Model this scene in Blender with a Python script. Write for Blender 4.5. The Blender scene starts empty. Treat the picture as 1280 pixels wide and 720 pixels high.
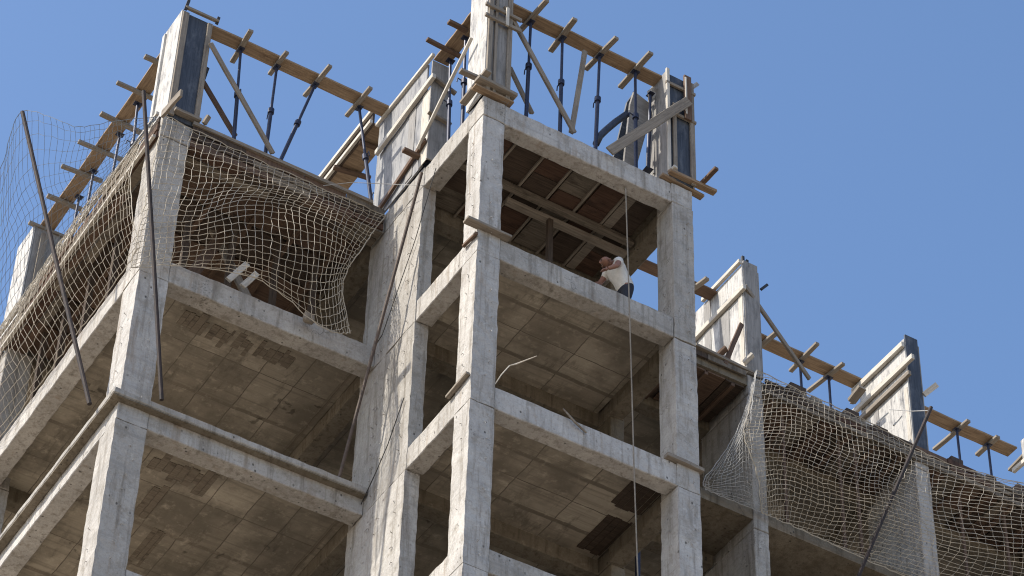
import bpy, math, random
from mathutils import Vector, Matrix, Euler
random.seed(7)
C = bpy.context.scene.collection
sc = bpy.context.scene
# ------------------------------------------------------------------ camera
F = 3691.679
YAW, PITCH, ROLL = math.radians(29.9425), math.radians(44.1115), math.radians(-1.90635)
CAM = Vector((-15.20066, -27.47782, -31.11398))
_fwd = Vector((math.sin(YAW)*math.cos(PITCH), math.cos(YAW)*math.cos(PITCH), math.sin(PITCH)))
_r = Vector((math.cos(YAW), -math.sin(YAW), 0)); _d = -_r.cross(_fwd)
_r2 = math.cos(ROLL)*_r + math.sin(ROLL)*_d; _d2 = -math.sin(ROLL)*_r + math.cos(ROLL)*_d
cd = bpy.data.cameras.new('camera'); cam = bpy.data.objects.new('camera', cd); C.objects.link(cam)
cd.sensor_width = 36; cd.lens = F/1280*36; cd.clip_end = 5000; cd.clip_start = .5
cam.matrix_world = Matrix(((_r2.x, -_d2.x, -_fwd.x, CAM.x), (_r2.y, -_d2.y, -_fwd.y, CAM.y), (_r2.z, -_d2.z, -_fwd.z, CAM.z), (0, 0, 0, 1)))
sc.camera = cam
GROUND = -32.7

def at(px, py, X=None, Y=None, Z=None):
    """point of the building plane X, Y or Z = const that is seen at a photo pixel (surveying helper)"""
    d = _r2*((px-640)/F) + _d2*((py-360)/F) + _fwd
    i, v = (0, X) if X is not None else (1, Y) if Y is not None else (2, Z)
    return CAM + d*((v-CAM[i])/d[i])

# ------------------------------------------------------------------ materials
def newmat(name):
    m = bpy.data.materials.new(name); m.use_nodes = True
    nt = m.node_tree; b = nt.nodes['Principled BSDF']
    return m, nt, b
def N(nt, t, **k):
    n = nt.nodes.new(t)
    for a, v in k.items():
        if a in n.inputs: n.inputs[a].default_value = v
        else: setattr(n, a, v)
    return n
def ramp(nt, fac, stops):
    r = N(nt, 'ShaderNodeValToRGB'); e = r.color_ramp.elements
    while len(e) < len(stops): e.new(.5)
    for q, (p, c) in zip(e, stops):
        q.position = p; q.color = c if len(c) == 4 else (*c, 1)
    nt.links.new(fac, r.inputs[0]); return r.outputs[0]
def noise(nt, co, scale, detail=5, rough=.6):
    n = N(nt, 'ShaderNodeTexNoise'); n.inputs['Scale'].default_value = scale; n.inputs['Detail'].default_value = detail; n.inputs['Roughness'].default_value = rough
    nt.links.new(co, n.inputs['Vector']); return n.outputs['Fac']
def mapping(nt, co, s, loc=(0, 0, 0)):
    mp = N(nt, 'ShaderNodeMapping'); mp.inputs['Scale'].default_value = s; mp.inputs['Location'].default_value = loc
    nt.links.new(co, mp.inputs['Vector']); return mp.outputs[0]
def mix(nt, fac, a, b, mode='MIX'):
    n = N(nt, 'ShaderNodeMix', data_type='RGBA', blend_type=mode)
    for s, v in ((0, fac), (6, a), (7, b)):
        if hasattr(v, 'links'): nt.links.new(v, n.inputs[s])
        else: n.inputs[s].default_value = v if s == 0 else ((*v, 1) if len(v) == 3 else v)
    return n.outputs[2]
def bump(nt, b, h, strength, dist=.02):
    n = N(nt, 'ShaderNodeBump'); n.inputs['Strength'].default_value = strength; n.inputs['Distance'].default_value = dist
    nt.links.new(h, n.inputs['Height']); nt.links.new(n.outputs[0], b.inputs['Normal'])

def concrete(name, c1, c2, dark, stain=.85):
    m, nt, b = newmat(name)
    geo = N(nt, 'ShaderNodeNewGeometry').outputs['Position']
    n1 = noise(nt, geo, 1.1, 7, .62)
    base = ramp(nt, n1, [(.3, tuple(x*.86 for x in c1)), (.5, c1), (.7, c2)])
    # streaks running down
    st = noise(nt, mapping(nt, geo, (9, 9, .7)), 1.0, 5, .65)
    base = mix(nt, ramp(nt, st, [(.5, (0, 0, 0)), (.68, (stain, stain, stain))]), base, tuple(x*k for x, k in zip(c1, (.52, .49, .45))))
    # blotches
    bl = noise(nt, mapping(nt, geo, (1, 1, 1), (5, 3, 1)), 4.2, 6, .7)
    base = mix(nt, ramp(nt, bl, [(.53, (0, 0, 0)), (.68, (.8, .8, .8))]), base, tuple(x*k for x, k in zip(c1, (.66, .63, .58))))
    lt = noise(nt, mapping(nt, geo, (1, 1, 1), (15, 33, 1)), 7.5, 5, .7)
    base = mix(nt, ramp(nt, lt, [(.58, (0, 0, 0)), (.72, (.45, .45, .45))]), base, tuple(min(.8, x*1.3) for x in c2))
    fine = noise(nt, geo, 26, 7, .75)
    base = mix(nt, 1.0, base, ramp(nt, fine, [(.33, (.80, .785, .765)), (.5, (1, 1, 1)), (.7, (1.07, 1.07, 1.07))]), 'MULTIPLY')
    band = noise(nt, mapping(nt, geo, (.35, .35, 7), (2, 4, 0)), 1.0, 4, .6)
    base = mix(nt, ramp(nt, band, [(.56, (0, 0, 0)), (.66, (.5, .5, .5))]), base, tuple(x*.7 for x in c1))
    hv = N(nt, 'ShaderNodeTexVoronoi'); hv.inputs['Scale'].default_value = 24; nt.links.new(geo, hv.inputs['Vector'])
    honey = mix(nt, 1.0, ramp(nt, hv.outputs['Distance'], [(.25, (1, 1, 1)), (.45, (0, 0, 0))]), ramp(nt, noise(nt, mapping(nt, geo, (1, 1, 1), (31, 7, 4)), 1.7, 4, .65), [(.61, (0, 0, 0)), (.68, (.7, .7, .7))]), 'MULTIPLY')
    base = mix(nt, honey, base, tuple(x*2.2 for x in dark))
    # pits
    v = N(nt, 'ShaderNodeTexVoronoi'); v.inputs['Scale'].default_value = 5.5; nt.links.new(mapping(nt, geo, (1.3, 1.3, .9)), v.inputs['Vector'])
    pit = ramp(nt, v.outputs['Distance'], [(.09, (1, 1, 1)), (.15, (0, 0, 0))])
    sel = noise(nt, geo, 2.1, 2)
    pit = mix(nt, 1.0, pit, ramp(nt, sel, [(.47, (0, 0, 0)), (.56, (.85, .85, .85))]), 'MULTIPLY')
    base = mix(nt, pit, base, dark)
    rnd = N(nt, 'ShaderNodeObjectInfo').outputs['Random']
    base = mix(nt, 1.0, base, ramp(nt, rnd, [(0, (.80, .785, .755)), (.5, (.97, .955, .93)), (1, (1.06, 1.06, 1.06))]), 'MULTIPLY')
    ru = noise(nt, mapping(nt, geo, (5, 5, .5), (21, 13, 2)), 1.0, 4, .6)
    base = mix(nt, ramp(nt, ru, [(.6, (0, 0, 0)), (.74, (.55, .55, .55))]), base, (c1[0]*.62, c1[1]*.5, c1[2]*.38))
    # crack-like pour marks
    w = N(nt, 'ShaderNodeTexVoronoi', feature='DISTANCE_TO_EDGE'); w.inputs['Scale'].default_value = .75
    nv = N(nt, 'ShaderNodeTexNoise'); nv.inputs['Scale'].default_value = 2.2; nv.inputs['Detail'].default_value = 5
    nt.links.new(geo, nv.inputs['Vector'])
    wv = N(nt, 'ShaderNodeVectorMath', operation='MULTIPLY_ADD'); wv.inputs[1].default_value = (.9, .9, .9)
    nt.links.new(nv.outputs['Color'], wv.inputs[0]); nt.links.new(geo, wv.inputs[2]); nt.links.new(wv.outputs[0], w.inputs['Vector'])
    cr = ramp(nt, w.outputs['Distance'], [(.002, (.5, .5, .5)), (.009, (0, 0, 0))])
    cr = mix(nt, 1.0, cr, ramp(nt, noise(nt, geo, .9, 2), [(.57, (0, 0, 0)), (.66, (1, 1, 1))]), 'MULTIPLY')
    base = mix(nt, cr, base, dark)
    nt.links.new(base, b.inputs['Base Color']); b.inputs['Roughness'].default_value = .9; b.inputs['Specular IOR Level'].default_value = .25
    h = mix(nt, pit, ramp(nt, noise(nt, geo, 22, 6, .7), [(.2, (0, 0, 0)), (.8, (1, 1, 1))]), (0, 0, 0))
    bump(nt, b, h, .5, .014)
    return m

def soffit(name, w, h, off, c1, c2, c3, line):
    """underside of a rib-and-block floor: big flat blocks with uneven ribs, seams and stains"""
    m, nt, b = newmat(name)
    geo = N(nt, 'ShaderNodeNewGeometry').outputs['Position']
    mp = mapping(nt, geo, (1, 1, 0), off)
    nz = N(nt, 'ShaderNodeTexNoise'); nz.inputs['Scale'].default_value = 3; nz.inputs['Detail'].default_value = 4; nt.links.new(mp, nz.inputs['Vector'])
    wv = N(nt, 'ShaderNodeVectorMath', operation='MULTIPLY_ADD'); wv.inputs[1].default_value = (.05, .05, 0)
    nt.links.new(nz.outputs['Color'], wv.inputs[0]); nt.links.new(mp, wv.inputs[2])
    br = N(nt, 'ShaderNodeTexBrick', offset=.0, squash=1.0)
    br.inputs['Scale'].default_value = 1; br.inputs['Brick Width'].default_value = w; br.inputs['Row Height'].default_value = h
    br.inputs['Mortar Size'].default_value = .012; br.inputs['Mortar Smooth'].default_value = .9
    br.inputs['Color1'].default_value = (*c1, 1); br.inputs['Color2'].default_value = (*c2, 1); br.inputs['Mortar'].default_value = (*line, 1)
    nt.links.new(wv.outputs[0], br.inputs['Vector'])
    # wide rib rows
    br2 = N(nt, 'ShaderNodeTexBrick', offset=.0); br2.inputs['Scale'].default_value = 1
    br2.inputs['Brick Width'].default_value = 40; br2.inputs['Row Height'].default_value = h*2; br2.inputs['Mortar Size'].default_value = .045; br2.inputs['Mortar Smooth'].default_value = .25
    br2.inputs['Color1'].default_value = (0, 0, 0, 1); br2.inputs['Color2'].default_value = (0, 0, 0, 1); br2.inputs['Mortar'].default_value = (1, 1, 1, 1)
    nt.links.new(wv.outputs[0], br2.inputs['Vector'])
    base = mix(nt, br2.outputs['Color'], br.outputs['Color'], c3)
    n1 = noise(nt, geo, 1.0, 7, .65)
    base = mix(nt, ramp(nt, n1, [(.4, (0, 0, 0)), (.6, (.9, .9, .9))]), base, tuple(x*.62 for x in c2))
    n2 = noise(nt, mapping(nt, geo, (2.5, .8, 1), (3, 8, 0)), 1.6, 6, .7)
    base = mix(nt, ramp(nt, n2, [(.56, (0, 0, 0)), (.68, (.7, .7, .7))]), base, tuple(x*.42 for x in c2))
    st2 = noise(nt, mapping(nt, geo, (.5, 14, 1), (7, 1, 0)), 1.0, 5, .65)
    base = mix(nt, ramp(nt, st2, [(.5, (0, 0, 0)), (.66, (.5, .5, .5))]), base, tuple(x*.6 for x in c2))
    n3 = noise(nt, mapping(nt, geo, (1, 1, 1), (13, 28, 0)), 5.5, 6, .7)
    base = mix(nt, ramp(nt, n3, [(.55, (0, 0, 0)), (.8, (.5, .5, .5))]), base, tuple(x*1.5 for x in c1))
    # spalled cracks
    w2 = N(nt, 'ShaderNodeTexVoronoi', feature='DISTANCE_TO_EDGE'); w2.inputs['Scale'].default_value = .55
    wv2 = N(nt, 'ShaderNodeVectorMath', operation='MULTIPLY_ADD'); wv2.inputs[1].default_value = (.8, .8, 0)
    nt.links.new(nz.outputs['Color'], wv2.inputs[0]); nt.links.new(mp, wv2.inputs[2]); nt.links.new(wv2.outputs[0], w2.inputs['Vector'])
    cr = ramp(nt, w2.outputs['Distance'], [(.008, (.8, .8, .8)), (.022, (0, 0, 0))])
    cr = mix(nt, 1.0, cr, ramp(nt, noise(nt, geo, 1.3, 3), [(.62, (0, 0, 0)), (.66, (.7, .7, .7))]), 'MULTIPLY')
    base = mix(nt, cr, base, (.025, .02, .015))
    nt.links.new(base, b.inputs['Base Color']); b.inputs['Roughness'].default_value = .95; b.inputs['Specular IOR Level'].default_value = .15
    hh = mix(nt, .5, br.outputs['Fac'], noise(nt, geo, 18, 5, .7)); bump(nt, b, hh, .5, .02)
    return m

def wood(name, c1, c2, c3, rough=.85, wear=.5):
    m, nt, b = newmat(name)
    uv = N(nt, 'ShaderNodeUVMap').outputs[0]
    g = noise(nt, mapping(nt, uv, (1.1, 22, 1)), 1.6, 6, .65)
    base = ramp(nt, g, [(.3, c1), (.6, c2)])
    n2 = noise(nt, mapping(nt, uv, (1.3, 4, 1), (9, 2, 0)), 1.5, 5, .7)
    base = mix(nt, ramp(nt, n2, [(.5, (0, 0, 0)), (.7, (wear, wear, wear))]), base, c3)
    n3 = noise(nt, mapping(nt, uv, (1, 1, 1), (2, 7, 0)), 9, 4, .7)
    base = mix(nt, ramp(nt, n3, [(.6, (0, 0, 0)), (.72, (.5, .5, .5))]), base, tuple(x*.35 for x in c1))
    nt.links.new(base, b.inputs['Base Color']); b.inputs['Roughness'].default_value = rough; b.inputs['Specular IOR Level'].default_value = .25
    bump(nt, b, g, .35, .006)
    return m

def plain(name, c1, c2, rough=.6, metal=0, scale=9):
    m, nt, b = newmat(name)
    geo = N(nt, 'ShaderNodeTexCoord').outputs['Object']
    nt.links.new(ramp(nt, noise(nt, geo, scale, 6, .7), [(.35, c1), (.65, c2)]), b.inputs['Base Color'])
    b.inputs['Roughness'].default_value = rough; b.inputs['Metallic'].default_value = metal
    return m

M = {}
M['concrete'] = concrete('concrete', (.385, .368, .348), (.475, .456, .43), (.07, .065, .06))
M['concrete_dark'] = concrete('shade_toned_concrete', (.175, .15, .115), (.25, .22, .175), (.05, .045, .04))  # darker copy of the concrete; shade of inner members put into its colour
M['soffit_tower'] = soffit('block_soffit', .98, .52, (.32, .12, 0), (.45, .395, .315), (.29, .25, .198), (.19, .16, .125), (.10, .082, .065))
M['soffit_left'] = soffit('wide_block_soffit', .62, .95, (.1, .25, 0), (.45, .395, .315), (.275, .238, .188), (.22, .185, .145), (.11, .09, .072))
M['wood_brown'] = wood('site_timber_brown', (.165, .112, .07), (.30, .215, .14), (.085, .052, .036))
M['wood_grey'] = wood('weathered_timber', (.145, .12, .095), (.25, .215, .175), (.085, .068, .054))
M['wood_pale'] = wood('pale_timber', (.36, .325, .275), (.52, .48, .42), (.19, .165, .135))
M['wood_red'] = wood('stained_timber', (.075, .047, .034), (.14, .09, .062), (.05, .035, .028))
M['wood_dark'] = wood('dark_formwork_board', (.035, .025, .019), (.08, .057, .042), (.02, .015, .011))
M['panel_dark'] = wood('dark_faced_panel', (.028, .034, .046), (.06, .07, .09), (.13, .14, .16), .6, .8)
M['panel_light'] = wood('cement_splashed_panel', (.29, .28, .265), (.50, .48, .45), (.11, .11, .118), .8, .95)
M['board_stain'] = wood('grimy_infill_board', (.13, .105, .08), (.21, .175, .135), (.07, .055, .042), .9, .9)
M['deck_rust'] = wood('red_brown_decking', (.05, .027, .019), (.10, .058, .04), (.022, .015, .012), .9, .9)
M['deck_pale'] = wood('splashed_decking', (.09, .073, .056), (.18, .152, .12), (.035, .027, .021), .9, .9)
M['panel_mid'] = wood('blue_grey_panel', (.17, .168, .175), (.31, .305, .30), (.085, .09, .105), .8, .9)
M['panel_grey'] = wood('grey_panel', (.18, .17, .16), (.28, .265, .25), (.10, .095, .09), .8, .6)
M['steel_blue'] = plain('painted_prop_steel', (.012, .016, .04), (.03, .035, .06), .5, .3)
M['rust'] = plain('rusty_tube', (.014, .011, .011), (.042, .026, .022), .75, .2)
M['pole_brown'] = plain('brown_tube', (.05, .034, .026), (.11, .078, .06), .75, .1)
M['net'] = plain('tan_cord', (.33, .29, .23), (.47, .42, .345), .9, 0, 3)
M['net_white'] = plain('pale_cord', (.30, .295, .285), (.42, .41, .40), .9, 0, 3)
M['net_dark'] = plain('backlit_cord', (.13, .16, .20), (.20, .22, .25), .9, 0, 1.5)  # backlit look against the sky put into the cord colour
M['rope'] = plain('hemp_rope', (.17, .145, .115), (.24, .21, .17), .9)
M['wire'] = plain('black_wire', (.015, .014, .013), (.035, .03, .028), .6)
M['skin'] = plain('skin', (.20, .095, .065), (.26, .13, .088), .55)
M['shirt'] = plain('cream_cotton', (.52, .50, .46), (.66, .64, .60), .9)
M['trousers'] = plain('navy_cloth', (.012, .014, .022), (.022, .024, .034), .9)
M['hose'] = plain('black_hose', (.012, .013, .02), (.03, .032, .045), .45)

# ------------------------------------------------------------------ mesh builder
class MB:
    def __init__(s): s.v = []; s.f = []; s.uv = []
    def face(s, idx, uvs=None):
        s.f.append(tuple(idx)); s.uv.append(uvs)
    def stick(s, p, q, w=.08, h=.05, up=(0, 0, 1), taper=1.0, seg=1, wob=0.0, ca=0):
        """a board from p to q: width w across, thickness h along up"""
        p, q = Vector(p), Vector(q); d = (q-p); L = d.length; d.normalize(); up = Vector(up)
        if abs(d.dot(up)) > .98: up = Vector((0, 1, 0)) if abs(d.y) < .9 else Vector((1, 0, 0))
        a = d.cross(up).normalized(); u = a.cross(d).normalized()
        if ca: R = Matrix.Rotation(ca, 3, d); a = R @ a; u = R @ u
        base = len(s.v); uo = random.random()*20; vo = random.random()*20
        for i in range(seg+1):
            t = i/seg; c = p+d*(L*t); k = 1+(taper-1)*t
            if 0 < i < seg and wob: c = c+a*random.uniform(-wob, wob)+u*random.uniform(-wob, wob)
            for (x, y) in ((-1, -1), (1, -1), (1, 1), (-1, 1)):
                s.v.append(c+a*(x*w/2*k)+u*(y*h/2*k))
        per = [0, w, w+h, 2*w+h, 2*w+2*h]
        for i in range(seg):
            for j in range(4):
                b0, b1 = base+i*4, base+i*4+4
                s.face((b0+j, b0+(j+1) % 4, b1+(j+1) % 4, b1+j), [(uo+L*i/seg, vo+per[j]), (uo+L*i/seg, vo+per[j+1]), (uo+L*(i+1)/seg, vo+per[j+1]), (uo+L*(i+1)/seg, vo+per[j])])
        s.face((base+3, base+2, base+1, base)); e = base+seg*4; s.face((e, e+1, e+2, e+3))
        return s
    def box(s, x0, x1, y0, y1, z0, z1, cell=0, jit=0):
        """axis box; with cell it is subdivided and its skin jittered so that edges are not ruler-straight"""
        n = [max(1, round((b-a)/cell)) if cell else 1 for a, b in ((x0, x1), (y0, y1), (z0, z1))]
        lo, hi = (x0, y0, z0), (x1, y1, z1); idx = {}
        uo, vo = random.random()*20, random.random()*20
        def vid(i, j, k):
            if (i, j, k) not in idx:
                c = [lo[a]+(hi[a]-lo[a])*t/n[a] for a, t in enumerate((i, j, k))]
                if jit: c = [q+random.uniform(-jit, jit) for q in c]
                idx[(i, j, k)] = len(s.v); s.v.append(Vector(c))
            return idx[(i, j, k)]
        for ax in range(3):
            u, w = [(1, 2), (2, 0), (0, 1)][ax]
            for side in (0, n[ax]):
                for a in range(n[u]):
                    for b in range(n[w]):
                        q = []
                        for (da, db) in ((0, 0), (1, 0), (1, 1), (0, 1)):
                            t = [0, 0, 0]; t[ax] = side; t[u] = a+da; t[w] = b+db; q.append(vid(*t))
                        if side == 0: q.reverse()
                        uvs = []
                        for i_ in q:
                            c = s.v[i_]; uvs.append((c[2]+uo, c[1]+c[0]+vo) if ax != 2 else (c[0]+uo, c[1]+vo))
                        s.face(q, uvs)
        return s
    def tube(s, pts, r, n=6, cap=True):
        pts = [Vector(p) for p in pts]; base = len(s.v); m = len(pts)
        rr = r if isinstance(r, (list, tuple)) else [r]*m
        prev = None
        for i, p in enumerate(pts):
            t = (pts[min(i+1, m-1)]-pts[max(i-1, 0)]).normalized()
            ref = Vector((0, 0, 1)) if abs(t.z) < .9 else Vector((1, 0, 0))
            a = t.cross(ref).normalized() if prev is None else (prev-t*prev.dot(t)).normalized()
            prev = a; b = t.cross(a)
            for k in range(n):
                an = 2*math.pi*k/n; s.v.append(p+(a*math.cos(an)+b*math.sin(an))*rr[i])
        for i in range(m-1):
            for k in range(n):
                s.face((base+i*n+k, base+i*n+(k+1) % n, base+(i+1)*n+(k+1) % n, base+(i+1)*n+k))
        if cap:
            s.face([base+k for k in reversed(range(n))]); s.face([base+(m-1)*n+k for k in range(n)])
        return s
    def build(s, name, mat, parent=None, loc=None, bevel=0, smooth=False):
        me = bpy.data.meshes.new(name)
        if loc is None:
            if parent is not None: loc = parent.location.copy() if parent.type == 'EMPTY' else parent['_loc']
            else:
                loc = sum(s.v, Vector())/len(s.v); loc.z = min(v.z for v in s.v)
        loc = Vector(loc)
        me.from_pydata([v-loc for v in s.v], [], s.f)
        uvl = me.uv_layers.new(name='UVMap'); k = 0
        for f, u in zip(s.f, s.uv):
            for i in range(len(f)):
                uvl.data[k].uv = u[i] if u else (s.v[f[i]].x, s.v[f[i]].z+s.v[f[i]].y); k += 1
        me.materials.append(M[mat])
        if smooth:
            for p in me.polygons: p.use_smooth = True
        o = bpy.data.objects.new(name, me); C.objects.link(o)
        if parent is not None: o.parent = parent
        else: o.location = loc
        o['_loc'] = loc
        if bevel:
            md = o.modifiers.new('bevel', 'BEVEL'); md.width = bevel; md.segments = 1; md.limit_method = 'ANGLE'; md.angle_limit = math.radians(50)
        return o
def tag(o, label=None, cat=None, group=None, kind=None):
    if label: o['label'] = label
    if cat: o['category'] = cat
    if group: o['group'] = group
    if kind: o['kind'] = kind
    return o
def thing(name, loc, label, cat, group=None):
    o = bpy.data.objects.new(name, None); C.objects.link(o); o.location = loc; o.empty_display_size = .2
    return tag(o, label, cat, group)

# ------------------------------------------------------------------ ground
m, nt, b = newmat('dusty_ground')
geo = N(nt, 'ShaderNodeNewGeometry').outputs['Position']
nt.links.new(ramp(nt, noise(nt, geo, .15, 8, .6), [(.3, (.30, .245, .185)), (.7, (.40, .335, .255))]), b.inputs['Base Color']); b.inputs['Roughness'].default_value = .95
bump(nt, b, noise(nt, geo, 3, 6), .6, .1); M['ground'] = m
m, nt, b = newmat('asphalt'); geo = N(nt, 'ShaderNodeNewGeometry').outputs['Position']
nt.links.new(ramp(nt, noise(nt, geo, 2, 8, .7), [(.3, (.05, .05, .05)), (.7, (.075, .073, .07))]), b.inputs['Base Color']); b.inputs['Roughness'].default_value = .9; M['asphalt'] = m
tag(MB().box(-1500, 1500, -1500, 1500, GROUND-.5, GROUND).build('ground', 'ground', loc=(0, 0, GROUND)), kind='structure')
tag(MB().box(-400, 400, -24, -14, GROUND+.004, GROUND+.01).build('road', 'asphalt', loc=(0, -19, GROUND)), kind='structure')
tag(MB().box(-400, 400, -14, -12.2, GROUND+.002, GROUND+.14).build('pavement', 'concrete_dark', loc=(0, -13, GROUND)), kind='structure')

# ------------------------------------------------------------------ concrete frame
B = thing('concrete_building', (0, 3, GROUND), 'unfinished grey concrete frame building with open floors and no walls', 'building')
def zb(k): return .115+3.0*k
def zt(k): return .54+3.0*k
COLS = {'TC': (0, .40, 0, .45), 'TR': (3.55, 3.95, 0, .45), 'CC': (-.01, .24, 1.86, 3.6), 'TB': (3.70, 3.95, 2.05, 3.5),
        'CL': (-4.1, -3.6, 3.13, 3.70), 'LB': (-4.1, -3.6, 9.0, 9.6), 'LD': (-4.1, -3.6, 14.6, 15.2), 'MD': (-.01, .39, 14.6, 15.2), 'MB': (-.01, .39, 9.0, 9.6), 'NB': (3.55, 3.95, 9.0, 9.6),
        'RA': (7.2, 7.5, 3.13, 4.6), 'RB': (10.78, 11.08, 3.13, 4.6), 'RC': (14.36, 14.66, 3.13, 4.6), 'RD': (17.94, 18.24, 3.13, 4.6),
        'QA': (7.2, 7.5, 8.6, 9.4), 'QB': (10.78, 11.08, 8.6, 9.4), 'QC': (14.36, 14.66, 8.6, 9.4), 'QD': (17.94, 18.24, 8.6, 9.4)}
def beams(k):
    z0, z1 = zb(k), zt(k)
    L = [(.40, 3.55, .012, .30, z0, z1), (3.66, 3.94, .45, 2.05, z0, z1), (.008, .29, .45, 1.86, z0, z1), (.24, 3.70, 2.40, 2.70, z0, z1-.01),
         (-3.60, -.01, 3.14, 3.46, z0, z1), (-4.09, -3.78, 3.70, 9.0, z0, z1), (-3.6, -.01, 9.2, 9.5, z0, z1), (-4.09, -3.78, 9.6, 14.6, z0, z1), (-3.6, -.01, 14.8, 15.1, z0, z1), (.0, .3, 9.6, 14.6, z0, z1-.01), (.0, .3, 3.6, 9.0, z0, z1-.01),
         (3.65, 3.94, 3.5, 9.0, z0, z1-.01), (.39, 3.55, 9.2, 9.5, z0, z1)]
    for a, b_ in ((3.95, 7.2), (7.5, 10.78), (11.08, 14.36), (14.66, 17.94)):
        L.append((a, b_, 4.32, 4.6, z0, z1-.004)); L.append((a, b_, 9.0, 9.3, z0, z1-.004))
    for x in (7.2, 10.78, 14.36, 17.94): L.append((x+.01, x+.29, 4.6, 8.6, z0, z1-.006))
    return L
def slabs(k):
    a, b_ = zt(k)-.165, zt(k)-.004
    return [((.29, 3.66, .30, 2.40, a, b_), 'soffit_tower'), ((.24, 3.65, 2.70, 9.2, a, b_), 'soffit_left'), ((-3.78, -.01, 3.46, 9.2, a, b_), 'soffit_left'), ((-3.78, -.01, 9.5, 14.8, a, b_), 'soffit_left'),
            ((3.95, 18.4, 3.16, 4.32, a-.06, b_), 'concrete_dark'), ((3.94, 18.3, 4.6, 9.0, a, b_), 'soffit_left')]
for k in (-3, -2, -1, 0):
    for key, (x0, x1, y0, y1) in COLS.items():
        if k == -3 and zb(-2) < -6: continue
        j = lambda: random.uniform(-.008, .008)
        mb = MB().box(x0+j(), x1+j(), y0+j(), y1+j(), zb(k), zb(k+1)-.018, .13, .0072)
        vis = key in ('TC', 'TR', 'CC', 'CL')
        if vis:   # bent tie wires sticking out of the faces
            nrow = 9
            for i in range(nrow):
                z = zb(k)+.2+i*.3+random.uniform(-.05, .05)
                if key == 'CC': spots = [(x0, y0+.25), (x0, y0+.78), (x0, y1-.65), (x0, y0+1.15)]
                else: spots = [(x0+(x1-x0)*.6, y0)] + ([(x0, y0+(y1-y0)*.5)] if random.random() < .6 else [])
                for (px_, py_) in spots:
                    if random.random() < .25: continue
                    out = Vector((-1, 0, 0)) if px_ == x0 else Vector((0, -1, 0))
                    p = Vector((px_, py_+random.uniform(-.06, .06) if out.x else py_, z)) + (Vector((random.uniform(-.06, .06), 0, 0)) if out.y else Vector())
                    tgt = p+out*.035+Vector((0 if out.x else random.uniform(-.05, .05), random.uniform(-.05, .05) if out.x else 0, random.uniform(-.05, .02)))
                    mb.tube([p-out*.02, p+out*.03, tgt], .007, 4)
        mb.build('column', 'concrete_dark' if key == 'TB' else 'concrete', B, bevel=.012)
for key, (x0, x1, y0, y1) in COLS.items():      # stub of every column inside the roof slab
    if key[0] in 'QNM' or key in ('LB', 'LD'): continue
    MB().box(x0, x1, y0, y1, zb(1), zt(1)+.012, .16, .006).build('column', 'concrete', B, bevel=.012)
for k in (-2, -1, 0, 1):
    for i, bx in enumerate(beams(k)):
        MB().box(*bx, .16, .0065).build('beam', 'concrete' if (bx[2] < 3.2 and bx[0] < 3.6 and bx[2] != 2.40) or bx[0] < -3.7 else 'concrete_dark', B, bevel=.012)  # inner beams take the concrete with shade in its colour
    for bx, mt in slabs(k):
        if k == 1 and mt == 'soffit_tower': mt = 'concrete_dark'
        MB().box(*bx).build('slab', mt, B)
# projecting edge strip of the floor under the left block
for bx in ((-4.24, -.02, 3.0, 3.128, -2.56, -2.445), (-4.24, -4.105, 3.128, 15.2, -2.56, -2.445)):
    MB().box(*bx, .2, .007).build('ledge', 'concrete', B, bevel=.015)
for bx in ((-4.23, -.03, 3.01, 3.135, -2.585, -2.563), (-4.23, -4.1, 3.135, 15.2, -2.585, -2.563)):
    MB().box(*bx, .3, .004).build('ledge_shade_strip', 'concrete_dark', B)  # thin dark strip added for the shade under the ledge
# dark boards left between the blocks of the left floors
for k, quads in ((0, (((229, 386), (262, 398), (254, 420), (222, 408)), ((266, 402), (292, 412), (284, 434), (258, 424)), ((297, 416), (318, 424), (310, 444), (289, 436)), ((324, 427), (368, 446), (362, 462), (317, 446)))),
                 (-1, (((192, 566), (238, 584), (230, 604), (184, 588)), ((240, 582), (272, 594), (258, 618), (228, 606)), ((196, 604), (214, 611), (180, 650), (166, 640)), ((190, 662), (206, 668), (176, 706), (160, 700))))):
    for quad in quads:
        P = [at(x, y, Z=zt(k)-.165) for x, y in quad]; xs = sorted(p.x for p in P); ys = sorted(p.y for p in P)
        y0_ = max(3.47, (ys[0]+ys[1])/2); y1_ = (ys[2]+ys[3])/2
        if y1_-y0_ > .05:
            mb = MB(); x = (xs[0]+xs[1])/2; xe = (xs[2]+xs[3])/2
            while x < xe:
                wd = random.uniform(.07, .13); mb.box(x, min(xe, x+wd-.008), max(3.465, y0_+random.uniform(-.12, .1)), y1_+random.uniform(-.14, .1), zt(k)-.165-random.uniform(.004, .014), zt(k)-.12); x += wd
            mb.build('infill_board', 'board_stain', B)
# open boxes in the tower floor where the blocks are missing: dark boards show
zs = zt(-1)-.165
for quad in (((791.7, 597), (833, 615), (802.5, 644), (762.8, 629.7)), ((762.8, 644), (793.5, 655), (752, 694.7), (717.6, 682))):
    P = [at(x, y, Z=zs) for x, y in quad]
    xs = sorted(p.x for p in P); ys = sorted(p.y for p in P)
    mb = MB(); x = (xs[0]+xs[1])/2; xe = min(3.64, (xs[2]+xs[3])/2)
    while x < xe:
        wd = random.uniform(.08, .14); mb.box(x, min(xe, x+wd-.01), (ys[0]+ys[1])/2+random.uniform(-.03, .03), (ys[2]+ys[3])/2+random.uniform(-.03, .03), zs-random.uniform(.005, .02), zs+.05); x += wd
    mb.build('infill_board', 'wood_dark', B)
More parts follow.
